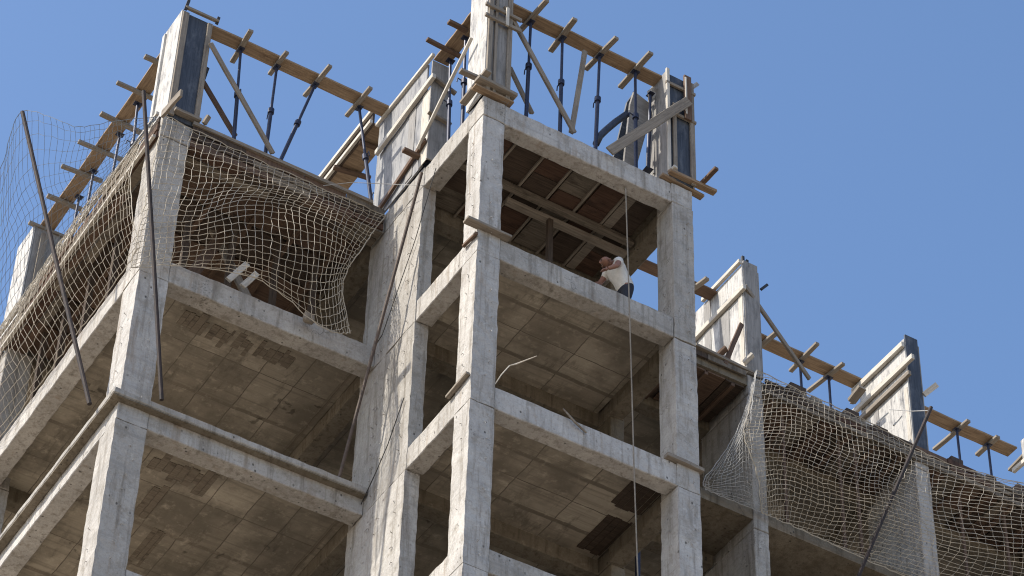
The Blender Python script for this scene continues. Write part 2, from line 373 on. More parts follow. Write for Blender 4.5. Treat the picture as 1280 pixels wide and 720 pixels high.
# lower storeys down to the street
low = MB()
for (x0, x1, y0, y1) in COLS.values(): low.box(x0, x1, y0, y1, GROUND, zb(-2)-.012)
for k in range(-10, -2):
    for bx in beams(k): low.box(*bx)
    for bx, _ in slabs(k): low.box(*bx)
low.build('lower_frame', 'concrete', B)

# ------------------------------------------------------------------ soffit boards of the storey being formed, their crosspieces and props
ZS = 6.10
def board(label, p, q, w, mat='wood_brown', th=.04, name='soffit_board'):
    """p-q is the near long edge; board lies flat, w to the far side"""
    p, q = Vector(p), Vector(q); d = (q-p).normalized(); a = Vector((-d.y, d.x, 0))
    if (a.y < 0 and abs(d.x) > .5) or (abs(d.x) < .5 and a.x < 0): a = -a
    o = MB().stick(p+a*w/2+Vector((0, 0, th/2)), q+a*w/2+Vector((0, 0, th/2)), w, th, seg=8, wob=.006).build(name, mat, bevel=.005)
    return tag(o, label, 'board', 'timber boards on props for the next floor')
board('long brown soffit board from left corner shutter towards tower', (-3.48, 3.13, ZS), (-.1, 3.13, ZS), .27)
board('brown soffit board running back along left side above the net', (-3.95, 3.72, ZS), (-3.95, 9.0, ZS), .27)
board('brown soffit board across the front of the tower top', (.42, .03, ZS), (3.6, .06, ZS), .27)
board('short brown soffit board on left flank of tower beside corner shutter', (.0, .5, ZS), (.0, 1.8, ZS), .28)
board('dark end of brown board left of first right shutter', (5.3, 3.88, ZS), (7.15, 3.88, ZS), .26, 'wood_red')
board('brown soffit board between the two tall pale right shutters', (7.55, 4.36, ZS), (10.75, 4.36, ZS), .30)
board('brown soffit board right of the rearmost pale shutter', (11.15, 4.35, ZS), (14.35, 4.33, ZS), .30)

proto_cross = None
def cross(label, a, b_, group, mat='wood_grey', z=6.05):
    p = at(*a, Z=z) if len(a) == 2 else Vector(a); q = at(*b_, Z=z) if len(b_) == 2 else Vector(b_)
    o = MB().stick(p, q, random.uniform(.075, .1), .06, seg=3, wob=.004).build('timber_crosspiece', mat, bevel=.006)
    return tag(o, label, 'timber', group)
G = 'timber crosspieces under the soffit boards'
cs = [((314, 38), (290, 77.6)), ((359, 65), (337, 93)), ((413, 82), (380.6, 120)), ((463.6, 109.4), (433, 145))]
for (a, b_), w in zip(cs, ('nearest the left corner shutter', 'second from the left corner shutter', 'above the tilted prop', 'nearest the tower')):
    cross('grey crosspiece under left front board, ' + w, a, b_, G)
cs = [((180.6, 70.4), (200, 79)), ((146, 103), (206, 130)), ((125.6, 141.8), (180, 167.8)), ((97.8, 176.7), (153.3, 200)), ((76.7, 207.3), (127.8, 226.7)), ((58.9, 244.4), (102, 262)), ((36, 278), (84, 298))]
for (a, b_), w in zip(cs, ('against the corner shutter', 'second from the corner shutter', 'third from the corner shutter', 'fourth from the corner shutter', 'fifth from the corner shutter', 'beside the leaning net pole', 'lowest, behind the net pole')):
    cross('grey crosspiece under left side board, ' + w, a, b_, G)
cs = [((684, 0), (649.6, 39)), ((719, 23.5), (688, 64)), ((771, 47), (732, 86.7)), ((814, 65.7), (775, 109.4))]
for (a, b_), w in zip(cs, ('nearest the tower corner shutter', 'second from the tower corner', 'above the wooden strut', 'over the leaning grey panels')):
    cross('grey crosspiece under tower front board, ' + w, a, b_, G)
cs = [((560.5, 27), (584, 39)), ((533.5, 49), (578, 72))]
for (a, b_), w in zip(cs, ('closest to the corner shutter', 'further down the flank')):
    cross('dark crosspiece under short tower flank board, ' + w, a, b_, G, 'wood_red')
cs = [((884.4, 347.8), (862, 364)), ((971, 415.6), (946, 437)), ((1022, 429), (988, 464)), ((1054.4, 454.4), (1010, 489)), ((1083, 473), (1064.4, 504)), ((1211, 525.6), (1167.8, 562)), ((1247.8, 545.6), (1221, 569)), ((1283, 566), (1262, 588))]
for (a, b_), w in zip(cs, ('just right of the tower', 'touching the first pale shutter', 'at the foot of the long brace', 'left of the rear pale shutter', 'thick one against the rear shutter', 'right of the rusty pole', 'near the right edge of the photo', 'cut by the right edge of the photo')):
    cross('grey crosspiece under right block board, ' + w, a, b_, G)

def aim(o, p, q, L0):
    p, q = Vector(p), Vector(q); d = q-p; o.location = p
    o.rotation_euler = d.to_track_quat('Z', 'Y').to_euler(); o.scale = (1, 1, d.length/L0)
def make_prop():
    t = thing('steel_prop', (0, 0, 0), 'x', 'prop')
    MB().box(-.07, .07, -.07, .07, 0, .012).build('base_plate', 'steel_blue', t)
    MB().tube([(0, 0, .012), (0, 0, 1.32)], .034, 10).build('outer_tube', 'steel_blue', t, smooth=False)
    c = MB().tube([(0, 0, 1.30), (0, 0, 1.40)], .055, 10).build('collar', 'steel_blue', t)
    MB().tube([(.05, 0, 1.36), (.12, 0, 1.38), (.13, .0, 1.28)], .011, 5).build('handle', 'steel_blue', c, loc=(0, 0, 0))
    MB().tube([(0, 0, 1.35), (0, 0, 2.438)], .025, 8).build('inner_tube', 'steel_blue', t)
    MB().box(-.07, .07, -.05, .05, 2.438, 2.45).build('head_plate', 'steel_blue', t)
    return t
PROTO = make_prop(); used = []
def copy_tree(o, parent=None):
    c = o.copy(); C.objects.link(c)
    if parent is not None: c.parent = parent
    for ch in list(o.children): copy_tree(ch, c)
    return c
def prop(label, p, q, group='steel props holding the soffit boards'):
    o = PROTO if not used else copy_tree(PROTO)
    used.append(o); aim(o, p, q, 2.45); tag(o, label, 'prop', group); return o
def prop_px(label, top, bot, Y=None, X=None):
    """top under the crosspiece (z 6.0), foot on the roof slab (z 3.56) along the seen line"""
    zc = 6.02
    p = at(*top, Z=zc)
    d = Vector((bot[0]-top[0], bot[1]-top[1])); best = None
    for i in range(0, 400):
        t = .3+i*.006
        q = at(top[0]+d.x*t, top[1]+d.y*t, Y=p.y) if X is None else at(top[0]+d.x*t, top[1]+d.y*t, X=p.x)
        if q.z <= 3.56: best = q; break
    q = best if best is not None else Vector((p.x, p.y, 3.56)); q.z = 3.56
    return prop(label, q, p)
prop_px('dark steel prop near left corner shutter, crossed by the pale brace', (301, 62), (293, 165))
prop_px('dark upright steel prop in middle of left roof edge', (346, 84), (332, 190))
prop_px('dark steel prop leaning sideways on left roof edge', (394, 106), (352, 198))
prop_px('dark steel prop on left roof edge nearest the tower', (449, 135), (463, 245))
prop_px('dark steel prop on tower front nearest the corner shutter', (663.5, 28), (658, 139))
prop_px('dark steel prop with small handle on tower front left of wooden strut', (703, 48), (700, 160.7))
prop_px('dark steel prop on tower front right of wooden strut', (749.5, 70), (744.6, 178.7))
prop_px('dark steel prop half hidden by leaning grey panels', (794, 90), (793, 130))
prop('short dark prop between leaning panels and tower right shutter', at(809.6, 213, Y=.25), at(813, 118, Y=.25))
for lab, t_, b_ in (('dark steel prop under left side board, closest to corner shutter', (172, 130), (166, 185)), ('dark steel prop under left side board, under fourth crosspiece', (150, 168), (140, 222)),
                    ('dark steel prop under left side board, under fifth crosspiece', (117, 214), (107, 262)), ('dark steel prop under left side board, lowest in the row', (99, 246), (92, 287))):
    prop_px(lab, t_, b_, X=1)
prop_px('dark prop under short tower flank board beside corner shutter', (582, 48), (579, 125), X=1)
prop_px('dark prop under short tower flank board beside grey wall shutter', (563, 76), (561, 150), X=1)
for lab, t_, b_ in (('dark steel prop beside foot of the long brace on right block', (1000, 452), (999, 480)), ('dark steel prop left of rear pale shutter on right block', (1036, 472), (1035, 500)),
                    ('dark steel prop right of rusty pole on right block', (1196, 537), (1200, 571)), ('dark steel prop near right edge of photo on right block', (1235, 556), (1237, 572))):
    prop_px(lab, t_, b_)

# ------------------------------------------------------------------ column formwork
def form(label, x0, x1, y0, y1, z0, z1, front, side, battens=3, rail='wood_pale'):
    t = thing('column_formwork', ((x0+x1)/2, (y0+y1)/2, z0), label, 'formwork', 'column shutters on the roof')
    MB().box(x0+.04, x1-.04, y0, y0+.03, z0, z1, .5, .003).build('front_panel', front, t)
    MB().box(x0, x0+.03, y0-.01, y1, z0, z1+.03, .5, .003).build('side_panel', side, t)
    MB().box(x1-.03, x1, y0-.01, y1, z0, z1, .5, .003).build('side_panel', 'panel_grey', t)
    MB().box(x0+.04, x1-.04, y1-.03, y1, z0, z1).build('back_panel', 'panel_grey', t)
    return t
# left corner
t = form('tall column shutter on left roof corner with navy front panel', -4.06, -3.50, 3.12, 3.75, 3.58, 6.12, 'panel_dark', 'panel_light')
MB().stick((-3.99, 3.095, 3.60), (-3.99, 3.095, 6.1), .11, .045, up=(0, -1, 0)).build('batten', 'wood_grey', t, bevel=.006)
MB().stick((-3.545, 3.095, 3.60), (-3.545, 3.095, 6.08), .085, .05, up=(0, -1, 0)).build('batten', 'wood_grey', t, bevel=.006)
MB().stick((-4.03, 3.05, 6.17), (-3.42, 3.04, 6.16), .06, .05).build('top_rail', 'wood_grey', t, bevel=.006)
MB().stick((-4.03, 3.05, 6.10), (-4.0, 3.03, 6.34), .05, .03).build('steel_clamp', 'wire', t)
MB().stick((-3.45, 3.05, 6.10), (-3.43, 3.04, 6.27), .05, .03).build('steel_clamp', 'wire', t)
MB().stick((-3.46, 3.25, 4.9), (-3.42, 3.25, 5.2), .05, .05).build('steel_clamp', 'wire', t)
MB().stick((-4.075, 3.70, 3.6), (-4.075, 3.70, 6.05), .05, .09).build('batten', 'panel_light', t)
# tower corner
t = form('pale grey column shutter on tower corner reaching out of the photo', -.03, .44, -.03, .52, 3.60, 7.05, 'panel_grey', 'panel_light')
for x, w, mt in ((.03, .08, 'wood_grey'), (.14, .05, 'wood_grey'), (.395, .08, 'wood_grey')):
    MB().stick((x, -.055, 3.62), (x, -.055, 6.98), w, .045, up=(0, -1, 0)).build('batten', mt, t, bevel=.006)
for z in (5.35, 5.62, 6.5):
    MB().stick((-.1, -.10, z), (.58, -.10, z-.02), .07, .05, up=(0, -1, 0)).build('clamp_board', 'wood_grey', t, bevel=.006)
MB().stick((.30, -.13, 5.28), (.30, -.13, 5.72), .05, .03, up=(0, -1, 0)).build('wedge', 'wood_pale', t)
# tower right
t = form('column shutter with navy front and pale battens on tower right corner', 3.44, 3.97, -.04, .5, 3.60, 6.12, 'panel_dark', 'panel_grey')
for x, w, z0_, z1_, mt in ((3.46, .06, 3.7, 6.2, 'wood_pale'), (3.58, .07, 3.7, 5.4, 'wood_grey'), (3.93, .09, 3.62, 6.1, 'wood_grey'), (3.83, .14, 5.1, 6.18, 'wood_red')):
    MB().stick((x, -.075 if w < .1 else -.115, z0_), (x, -.075 if w < .1 else -.115, z1_), w, .045, up=(0, -1, 0)).build('batten', mt, t, bevel=.006)
for z in (5.15, 5.85):
    MB().stick((3.42, -.075, z), (4.0, -.09, z-.02), .06, .05, up=(0, -1, 0)).build('clamp_board', 'wood_grey', t, bevel=.006)
MB().stick((3.78, -.14, 5.2), (3.78, -.14, 6.1), .03, .03, up=(0, -1, 0)).build('wedge', 'wood_pale', t)
MB().stick((3.9, -.05, 5.95), (4.08, -.06, 6.2), .07, .03, up=(0, -1, 0)).build('wedge', 'panel_light', t)
# wide wall column between the tower and the left block
t = thing('column_formwork', (0, 2.4, 3.58), 'wide grey wall shutter between tower and left block, splashed with cement', 'formwork', 'column shutters on the roof')
xf = -.05
MB().box(xf, xf+.03, 1.90, 3.55, 3.58, 6.05, .4, .004).build('side_panel', 'panel_mid', t)
MB().box(xf-.012, xf, 1.72, 1.98, 3.58, 5.32).build('patch_board', 'wood_pale', t)
MB().box(xf-.02, .28, 1.69, 1.72, 3.58, 5.95).build('front_panel', 'panel_grey', t)
MB().box(xf-.014, xf-.001, 2.20, 2.42, 3.62, 5.3).build('patch_board', 'panel_grey', t)
MB().box(.24, .27, 1.74, 3.55, 3.58, 6.0).build('side_panel', 'panel_grey', t)
MB().stick((xf-.03, 1.66, 6.06), (xf-.03, 3.6, 6.08), .06, .07).build('top_rail', 'wood_pale', t, bevel=.006)
MB().stick((xf-.05, 1.55, 5.42), (xf-.07, 3.45, 5.22), .07, .11).build('waler', 'wood_pale', t, bevel=.006)
MB().stick((xf-.05, 1.72, 4.02), (xf-.05, 3.35, 3.66), .05, .10).build('waler', 'wood_red', t, bevel=.006)
MB().stick((-.12, 1.64, 5.5), (.36, 1.62, 5.3), .08, .05).build('clamp_board', 'wood_grey', t, bevel=.006)
MB().stick((-.12, 1.64, 4.6), (.3, 1.62, 4.5), .08, .05).build('clamp_board', 'wood_grey', t, bevel=.006)
# right block wall columns
def wallform(label, x0, x1, y0, y1, walers, posts, dark=False):
    t = thing('column_formwork', ((x0+x1)/2, (y0+y1)/2, 3.58), label, 'formwork', 'column shutters on the roof')
    MB().box(x0, x0+.03, y0, y1, 3.58, 6.18, .4, .004).build('side_panel', 'panel_light', t)
    MB().box(x1-.03, x1, y0, y1, 3.58, 6.15).build('side_panel', 'panel_grey', t)
    MB().box(x0+.03, x1-.03, y0-.01, y0+.03, 3.58, 6.3).build('front_panel', 'panel_dark' if dark else 'panel_grey', t)
    for z, ya, yb, th, mt in walers: MB().stick((x0-.04, ya, z), (x0-.05, yb, z-.02), .07, th).build('waler', mt, t, bevel=.006)
    for y, w, z0_, z1_, mt in posts: MB().box(x0-.012, x0-.001, y, y+w, z0_, z1_).build('patch_board', mt, t)
    return t
t = wallform('tall pale shutter on right block beside the tower, with sloping top', 7.16, 7.52, 3.11, 4.66, [(6.24, 3.1, 4.3, .09, 'wood_pale'), (5.52, 3.0, 4.75, .11, 'wood_pale')], [(3.13, .12, 3.6, 5.45, 'wood_pale'), (4.12, .20, 3.7, 6.15, 'panel_grey'), (3.55, .3, 3.7, 5.4, 'panel_grey')])
MB().stick((7.55, 3.1, 5.75), (7.7, 3.1, 5.95), .05, .03, up=(0, -1, 0)).build('steel_clamp', 'wire', t)
MB().stick((7.25, 3.2, 6.25), (7.25, 3.2, 6.5), .05, .05).build('steel_clamp', 'wire', t)
MB().stick((7.32, 3.2, 6.25), (7.34, 3.2, 6.45), .05, .05).build('steel_clamp', 'wire', t)
t = wallform('rear pale shutter on right block with two sloping walers and dark edge', 10.76, 11.1, 3.11, 4.5, [(6.02, 3.1, 4.65, .12, 'wood_pale'), (5.52, 2.85, 4.7, .12, 'wood_pale'), (5.22, 2.98, 4.5, .10, 'wood_grey')], [(4.0, .13, 3.6, 5.1, 'panel_grey'), (3.13, .1, 3.6, 5.0, 'wood_pale')], True)
MB().stick((11.1, 3.1, 4.95), (11.3, 2.95, 5.18), .1, .05, up=(0, -1, 0)).build('clamp_board', 'wood_pale', t)
wallform('pale wall shutter at the right edge of the photo, mostly out of view', 14.33, 14.68, 3.11, 4.2, [(5.6, 3.0, 4.45, .1, 'wood_pale'), (4.9, 3.0, 4.5, .1, 'wood_pale')], [(3.7, .2, 3.6, 5.1, 'panel_grey')])
# far left
t = form('grey column shutter at far left end of the side board, behind the net', -4.06, -3.50, 8.95, 9.65, 3.58, 6.02, 'panel_grey', 'panel_light')
MB().stick((-3.85, 8.92, 3.6), (-3.85, 8.92, 5.9), .12, .05, up=(0, -1, 0)).build('batten', 'wood_grey', t)

# beam side form running back from the wide wall column
t = thing('beam_formwork', (-.05, 4.3, 6.1), 'beam box of boards running back behind the wide wall shutter', 'formwork')
MB().box(-.12, .25, 3.62, 6.2, 6.10, 6.14).build('soffit_panel', 'wood_brown', t)
MB().box(-.16, -.122, 3.62, 6.2, 6.08, 6.42, .5, .004).build('side_panel', 'wood_dark', t)
MB().stick((-.19, 3.6, 6.40), (-.19, 6.2, 6.40), .05, .08).build('rail', 'wood_pale', t)
MB().stick((-.19, 3.6, 6.13), (-.19, 6.2, 6.13), .05, .08).build('rail', 'wood_pale', t)
cross('dark crosspiece under the beam box beside last left prop', (417, 209), (463, 223), G, 'wood_red')
cross('short dark crosspiece under the beam box, nearer the wall shutter', (449, 178), (478, 187), G, 'wood_red')
prop_px('dark prop under the beam box behind the wide wall shutter', (478, 190), (464, 235), X=1)

def planks(t, name, fixed, axis, a0, a1, b0, b1, mats, lo=.6, hi=1.6, rows=2, gap=.012):
    """short uneven planks nailed side by side; fixed=(which,lo,hi) is the thin direction, axis the long one, b the other"""
    bw = (b1-b0)/rows
    for r_ in range(rows):
        a = a0
        while a < a1-.05:
            e = min(a1, a+random.uniform(lo, hi)); o_ = random.uniform(-.012, .012); d_ = {fixed[0]: (fixed[1]+o_, fixed[2]+o_), axis: (a, e-gap)}
            w_ = next(k for k in 'xyz' if k not in d_); d_[w_] = (b0+r_*bw+random.uniform(0, .02), b0+(r_+1)*bw-gap-random.uniform(0, .025))
            MB().box(*d_['x'], *d_['y'], *d_['z']).build(name, random.choice(mats), t); a = e
DK = ['wood_red', 'deck_rust', 'deck_pale', 'board_stain', 'wood_dark']
# side form of the left roof beam
t = thing('beam_formwork', (-4.15, 6.3, 3.0), 'brown side boards with two pale battens along left roof edge', 'formwork')
planks(t, 'side_board', ('x', -4.145, -4.105), 'y', 3.2, 9.6, 3.08, 3.60, DK, rows=3)
planks(t, 'soffit_board', ('z', 3.065, 3.10), 'y', 3.72, 9.0, -4.1, -3.74, DK, rows=2)
MB().stick((-4.17, 3.2, 3.10), (-4.17, 9.5, 3.10), .05, .06).build('batten', 'wood_pale', t)
MB().stick((-4.17, 3.2, 3.63), (-4.17, 9.5, 3.63), .05, .06).build('batten', 'wood_pale', t)
# front of left roof edge
t = thing('beam_formwork', (-1.9, 3.1, 3.08), 'brown side boards along left front roof edge behind the net', 'formwork')  # plank colours carry the shade behind the net; underside row added dark
planks(t, 'side_board', ('y', 3.09, 3.125), 'x', -3.58, -.05, 3.10, 3.60, DK, rows=3)
planks(t, 'soffit_board', ('z', 3.06, 3.095), 'x', -3.58, -.05, 3.10, 3.5, DK, rows=2)
MB().stick((-3.6, 3.07, 3.60), (-.3, 3.07, 3.60), .05, .07).build('batten', 'wood_grey', t)

# ------------------------------------------------------------------ braces, struts, loose boards
def loose(name, label, cat, p, q, w, h, mat, up=(0, -1, 0), group=None, ca=0):
    o = MB().stick(p, q, w, h, up=up, seg=4, wob=.004, ca=ca).build(name, mat, bevel=.006)
    return tag(o, label, cat, group)
GB = 'diagonal timber braces on the roof'
loose('timber_brace', 'long pale diagonal brace from left corner shutter down to roof edge', 'brace', at(263, 54, Y=3.0), at(341, 192, Y=3.2), .085, .05, 'wood_grey', group=GB)
loose('timber_brace', 'dark red brace behind the pale one at left corner shutter', 'brace', at(253, 101, Y=3.5), at(294, 170, Y=3.5), .09, .05, 'wood_red', group=GB)
loose('timber_brace', 'pale diagonal brace from tower corner shutter down to tower roof edge', 'brace', at(632, 8, Y=-.06), at(718, 166, Y=.12), .085, .05, 'wood_grey', group=GB)
loose('timber_brace', 'short grey brace low behind tower corner shutter', 'brace', at(637, 84, Y=.4), at(665, 142, Y=.4), .08, .05, 'wood_grey', group=GB)
loose('timber_brace', 'wooden strut standing slightly slanted under tower front board', 'brace', at(731, 64, Y=.15), at(714, 166, Y=.15), .085, .05, 'wood_grey', group=GB)
loose('timber_brace', 'slim white pole slanting down tower flank past the wide wall shutter', 'brace', at(589.5, 47, X=-.14), at(522, 186, X=-.14), .055, .05, 'wood_pale', group=GB)
loose('timber_brace', 'long grey brace from first right shutter down over brown board', 'brace', at(931, 357, Y=3.05), at(1012, 474, Y=3.6), .085, .05, 'wood_grey', group=GB)
loose('timber_brace', 'dark crooked strut leaning on the first right shutter', 'brace', at(927, 405, X=7.05), at(906, 455, X=6.7), .09, .05, 'wood_red', group=GB)
loose('timber_plank', 'broad grey plank slanting across the tower right shutter', 'plank', at(762, 189, Y=-.12), at(861, 126, Y=-.2), .17, .04, 'wood_grey')
GP = 'loose planks along the roof edges'
def flat(label, p, q, w=.14, h=.04, mat='wood_grey'): return loose('timber_plank', label, 'plank', p, q, w, h, mat, up=(0, 0, 1), group=GP)
flat('grey plank laid on tower corner in front of the shutter foot', at(596, 98, Z=3.74), at(644, 122, Z=3.74), .16, .07)
flat('thin brown plank under the grey one at tower corner', at(592, 108, Z=3.62), at(640, 131, Z=3.62), .14, .04, 'wood_brown')
flat('plank along tower left edge at corner shutter foot', at(611, 88, Z=3.84), at(578, 130, Z=3.66), .12, .06)
flat('grey crosspiece sticking out left of tower corner shutter', at(575, 88, Z=3.95), at(606, 102, Z=3.95), .1, .06)
flat('small dark stub sticking out above grey wall shutter foot', at(504, 187, Z=3.85), at(531, 200, Z=3.85), .1, .06, 'wood_red')
flat('grey plank on end beside left corner shutter foot', at(227, 116, X=-4.15), at(203, 143, X=-4.2), .05, .16)
flat('plank along roof edge at foot of left corner shutter', at(218, 137, Z=3.7), at(250, 152, Z=3.7), .12, .06)
flat('small upright stub on left roof edge beside shutter foot', at(261, 145, Z=3.75), at(255, 155, Z=3.6), .08, .06)
flat('upper brown plank sticking out right of tower right shutter foot', at(836, 214, Z=3.68), at(894, 241, Z=3.68), .12, .06, 'wood_brown')
flat('lower brown plank sticking out right of tower right column', at(826, 219, Z=3.6), at(878, 247, Z=3.6), .12, .05, 'wood_brown')
flat('dark reddish stick pointing outwards over tower right planks', at(896, 210, Z=3.76), at(872, 235, Z=3.72), .08, .06, 'wood_red')
flat('pale wedge block among planks at tower right shutter foot', at(845, 208, Z=3.78), at(836, 217, Z=3.74), .08, .06, 'wood_pale')
flat('grey plank lying on tower corner at the floor the worker stands on', at(582, 274, Z=.58), at(637, 299, Z=.58), .16, .05)
flat('short dark plank on left edge of tower at the worker floor', at(596, 291, X=-.04), at(579, 308, X=-.04), .05, .05, 'wood_red')
flat('short grey board on tower left edge one floor below the worker', at(585, 466, X=-.05), at(559, 497, X=-.05), .07, .05)
flat('grey board on right tower column at the third floor joint', at(832, 569, Z=-2.42), at(878, 590, Z=-2.42), .12, .07)
flat('grey plank across left front corner of right block roof edge', at(868, 432, Z=3.62), at(942, 468, Z=3.62), .12, .06)
flat('pale stub under first right shutter foot on net edge', at(941, 443, Z=3.9), at(930, 454, Z=3.75), .1, .06, 'wood_pale')
flat('dark plank stub at foot of first right shutter near roof edge', at(908, 435, Z=3.85), at(896, 446, Z=3.7), .12, .06, 'wood_red')
flat('thick grey stub lying at left foot of rear pale shutter', at(1078, 484, Z=4.6), at(1064, 502, Z=4.5), .16, .08)
flat('pale twig of wood caught on net below rear pale shutter', at(1110, 516, Y=2.9), at(1096, 529, Y=2.9), .03, .03, 'wood_pale')
flat('pale sliver of wood on net right of the twig below shutter', at(1127, 520, Y=2.9), at(1117, 532, Y=2.9), .03, .03, 'wood_pale')
flat('long loose plank resting on ledge left of the leaning rusty pole', at(336, 576, Z=-2.49), at(446, 618, Z=-2.49), .03, .03, 'wood_red')

# leaning loose panels at the right end of the tower roof
def slab_poly(name, label, cat, pts, th, mat):
    P = [Vector(p) for p in pts]; nrm = (P[1]-P[0]).cross(P[2]-P[0]).normalized()
    if nrm.y > 0: nrm = -nrm
    mb = MB(); n = len(P); mb.v = [p for p in P]+[p-nrm*th for p in P]
    mb.face(range(n)); mb.face([n+i for i in reversed(range(n))])
    for i in range(n): mb.face((i, n+i, n+(i+1) % n, (i+1) % n))
    return tag(mb.build(name, mat), label, cat)
slab_poly('plywood_panel', 'grey plywood panel with pointed top leaning at tower right end', 'panel', [at(780, 205, Y=.55), at(788, 130, Y=.4), at(793, 114, Y=.4), at(817, 133, Y=.4), at(796, 207, Y=.55)], .03, 'panel_grey')
slab_poly('plywood_panel', 'narrow dark panel edge left of the pointed plywood panel', 'panel', [at(766, 201, Y=.75), at(784, 128, Y=.62), at(791, 118, Y=.62), at(780, 205, Y=.75)], .03, 'panel_dark')
slab_poly('plywood_panel', 'dark bent panel touching the left side of tower right shutter', 'panel', [at(817, 216, Y=.3), at(819, 152, Y=.3), at(826, 122, Y=.3), at(838, 128, Y=.3), at(836, 218, Y=.3)], .04, 'panel_grey')
slab_poly('torn_sheet', 'torn white sheet fluttering under tower board beside right shutter', 'sheet', [at(811, 127, Y=.3), at(809, 114, Y=.25), at(816, 109, Y=.2), at(823, 112, Y=.25), at(822, 120, Y=.3), at(815, 128, Y=.28)], .006, 'panel_light')
slab_poly('torn_sheet', 'narrow pale scrap sheet standing right of the pointed plywood panel', 'sheet', [at(814, 134, Y=.33), at(818.5, 128, Y=.33), at(819, 145, Y=.33), at(817, 148, Y=.33)], .006, 'panel_light')
tag(MB().tube([at(783, 143, Y=.2), at(770, 152, Y=.2), at(757, 163, Y=.2), at(750, 170, Y=.2), at(745, 180, Y=.2)], .06, 8).build('bent_hose', 'hose', smooth=True), 'thick black bent hose rising from tower roof edge', 'hose')

# ------------------------------------------------------------------ formwork under the tower roof (top storey ceiling)
t = thing('soffit_formwork', (2, 1.3, 3.2), 'dark board ceiling formwork with thin pale joists under tower roof', 'formwork')
zc = zt(1)-.165
for i in range(6):
    x = .33+i*.54
    ya = .33
    while ya < 2.3:
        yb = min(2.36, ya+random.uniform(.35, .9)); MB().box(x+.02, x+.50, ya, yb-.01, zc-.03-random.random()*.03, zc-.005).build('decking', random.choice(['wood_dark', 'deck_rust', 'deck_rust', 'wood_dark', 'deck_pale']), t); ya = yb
for i in range(5):
    x = .86+i*.525
    MB().stick((x, .32, zc-.055), (x, 2.38, zc-.055), .038, .05).build('joist', 'wood_grey', t)
MB().box(3.0, 3.16, .33, 2.36, zc-.07, zc-.045).build('joist', 'wood_grey', t)
loose('timber_bearer', 'upper double timber bearer crossing the tower ceiling', 'bearer', (.3, 1.24, 3.24), (3.62, 1.27, 3.24), .12, .1, 'deck_pale', up=(0, 0, 1))
loose('timber_bearer', 'lower timber bearer alongside the first under the tower ceiling', 'bearer', (1.3, 1.46, 3.14), (3.6, 1.46, 3.14), .13, .09, 'wood_grey', up=(0, 0, 1))
GS = 'timber posts inside the open storeys'
def post(label, x, y, z0, z1, mat='wood_grey', w=.09, dx=0, dy=0): return loose('timber_post', label, 'post', (x, y, z0), (x+dx, y+dy, z1), w, w, mat, group=GS)
post('dark post inside tower top storey behind the corner column', 1.15, 1.5, .54, 3.1, 'wood_dark')
post('dark post inside tower top storey midway to the worker', 2.1, 1.4, .54, 3.08, 'wood_dark')
post('pale blue post deep inside tower right bay, two floors below roof', 5.2, 3.6, -2.44, .28, 'steel_blue', .07)
for i, (px_, py0, py1) in enumerate(((998, 640, 585), (1055, 668, 632), (1192, 712, 668), (1062, 690, 672))):
    pass
for x, lab in ((8.05, 'first pale post behind right net beside the pale shutter column'), (9.25, 'second pale post behind right net, before the grey wall column'), (9.6, 'third pale post behind right net, hard by the second'), (11.9, 'pale post behind right net, past the grey wall column'), (12.9, 'last pale post behind right net at photo edge')):
    post(lab, x, 3.35, .54, 3.26, 'wood_red', .05)
# clutter behind the left net
loose('timber_prop_board', 'brown board leaning inside left top storey behind net', 'board', (-3.2, 3.9, .54), (-2.2, 4.6, 3.2), .2, .05, 'wood_red', up=(0, -1, 0))
loose('timber_prop_board', 'grey board slanting in left top storey, right of the brown one', 'board', (-1.6, 3.8, .54), (-2.4, 4.6, 3.1), .16, .05, 'wood_grey', up=(0, -1, 0))
GC = 'offcuts lying behind the left net'
loose('timber_offcut', 'pale offcut leaning on floor edge behind net, nearest the corner', 'timber', at(285, 350, Y=3.2), at(309, 330, Y=3.25), .1, .05, 'wood_pale', group=GC)
loose('timber_offcut', 'pale offcut leaning on floor edge behind net, second', 'timber', at(303, 358, Y=3.2), at(321, 342, Y=3.25), .1, .05, 'wood_pale', group=GC)
for x in (-3.0, -2.2, -1.4, -.7):
    post('grey post inside left top storey behind net, ' + {-3.0: 'nearest the corner column', -2.2: 'second from the corner column', -1.4: 'third from the corner column', -.7: 'nearest the tower'}[x], x, 4.2, .54, 3.2, 'wood_dark', .1)
for i, y in enumerate((4.4, 5.4, 6.4, 7.4, 8.3)):
    post('dark post behind the side net, ' + ('nearest', 'second from', 'third from', 'fourth from', 'furthest from')[i] + ' the corner column', -3.7, y, .54, 3.05, 'wood_dark', .1)
t = thing('soffit_formwork', (-2, 6, 3.2), 'brown board ceiling formwork under left roof behind the net', 'formwork')
for i in range(7):
    y = 3.6+i*.8
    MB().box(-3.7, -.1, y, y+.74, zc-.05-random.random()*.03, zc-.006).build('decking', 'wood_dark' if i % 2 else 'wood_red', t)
for i in range(5): MB().stick((-3.4+i*.75, 3.5, zc-.10), (-3.4+i*.75, 9.0, zc-.10), .08, .08).build('joist', 'wood_red', t)
t = thing('soffit_formwork', (8, 3.7, 3.2), 'brown board ceiling formwork under right roof behind the net', 'formwork')
for i in range(4):
    x = 3.98+i*3.57
    planks(t, 'decking', ('z', zc-.11, zc-.075), 'y', 3.2, 4.3, x, x+3.2, DK, .5, 1.2, rows=8)
    for j in range(6): MB().stick((x+.2+j*.55, 3.2, zc-.15), (x+.2+j*.55, 4.3, zc-.15), .07, .06).build('joist', 'wood_red', t)
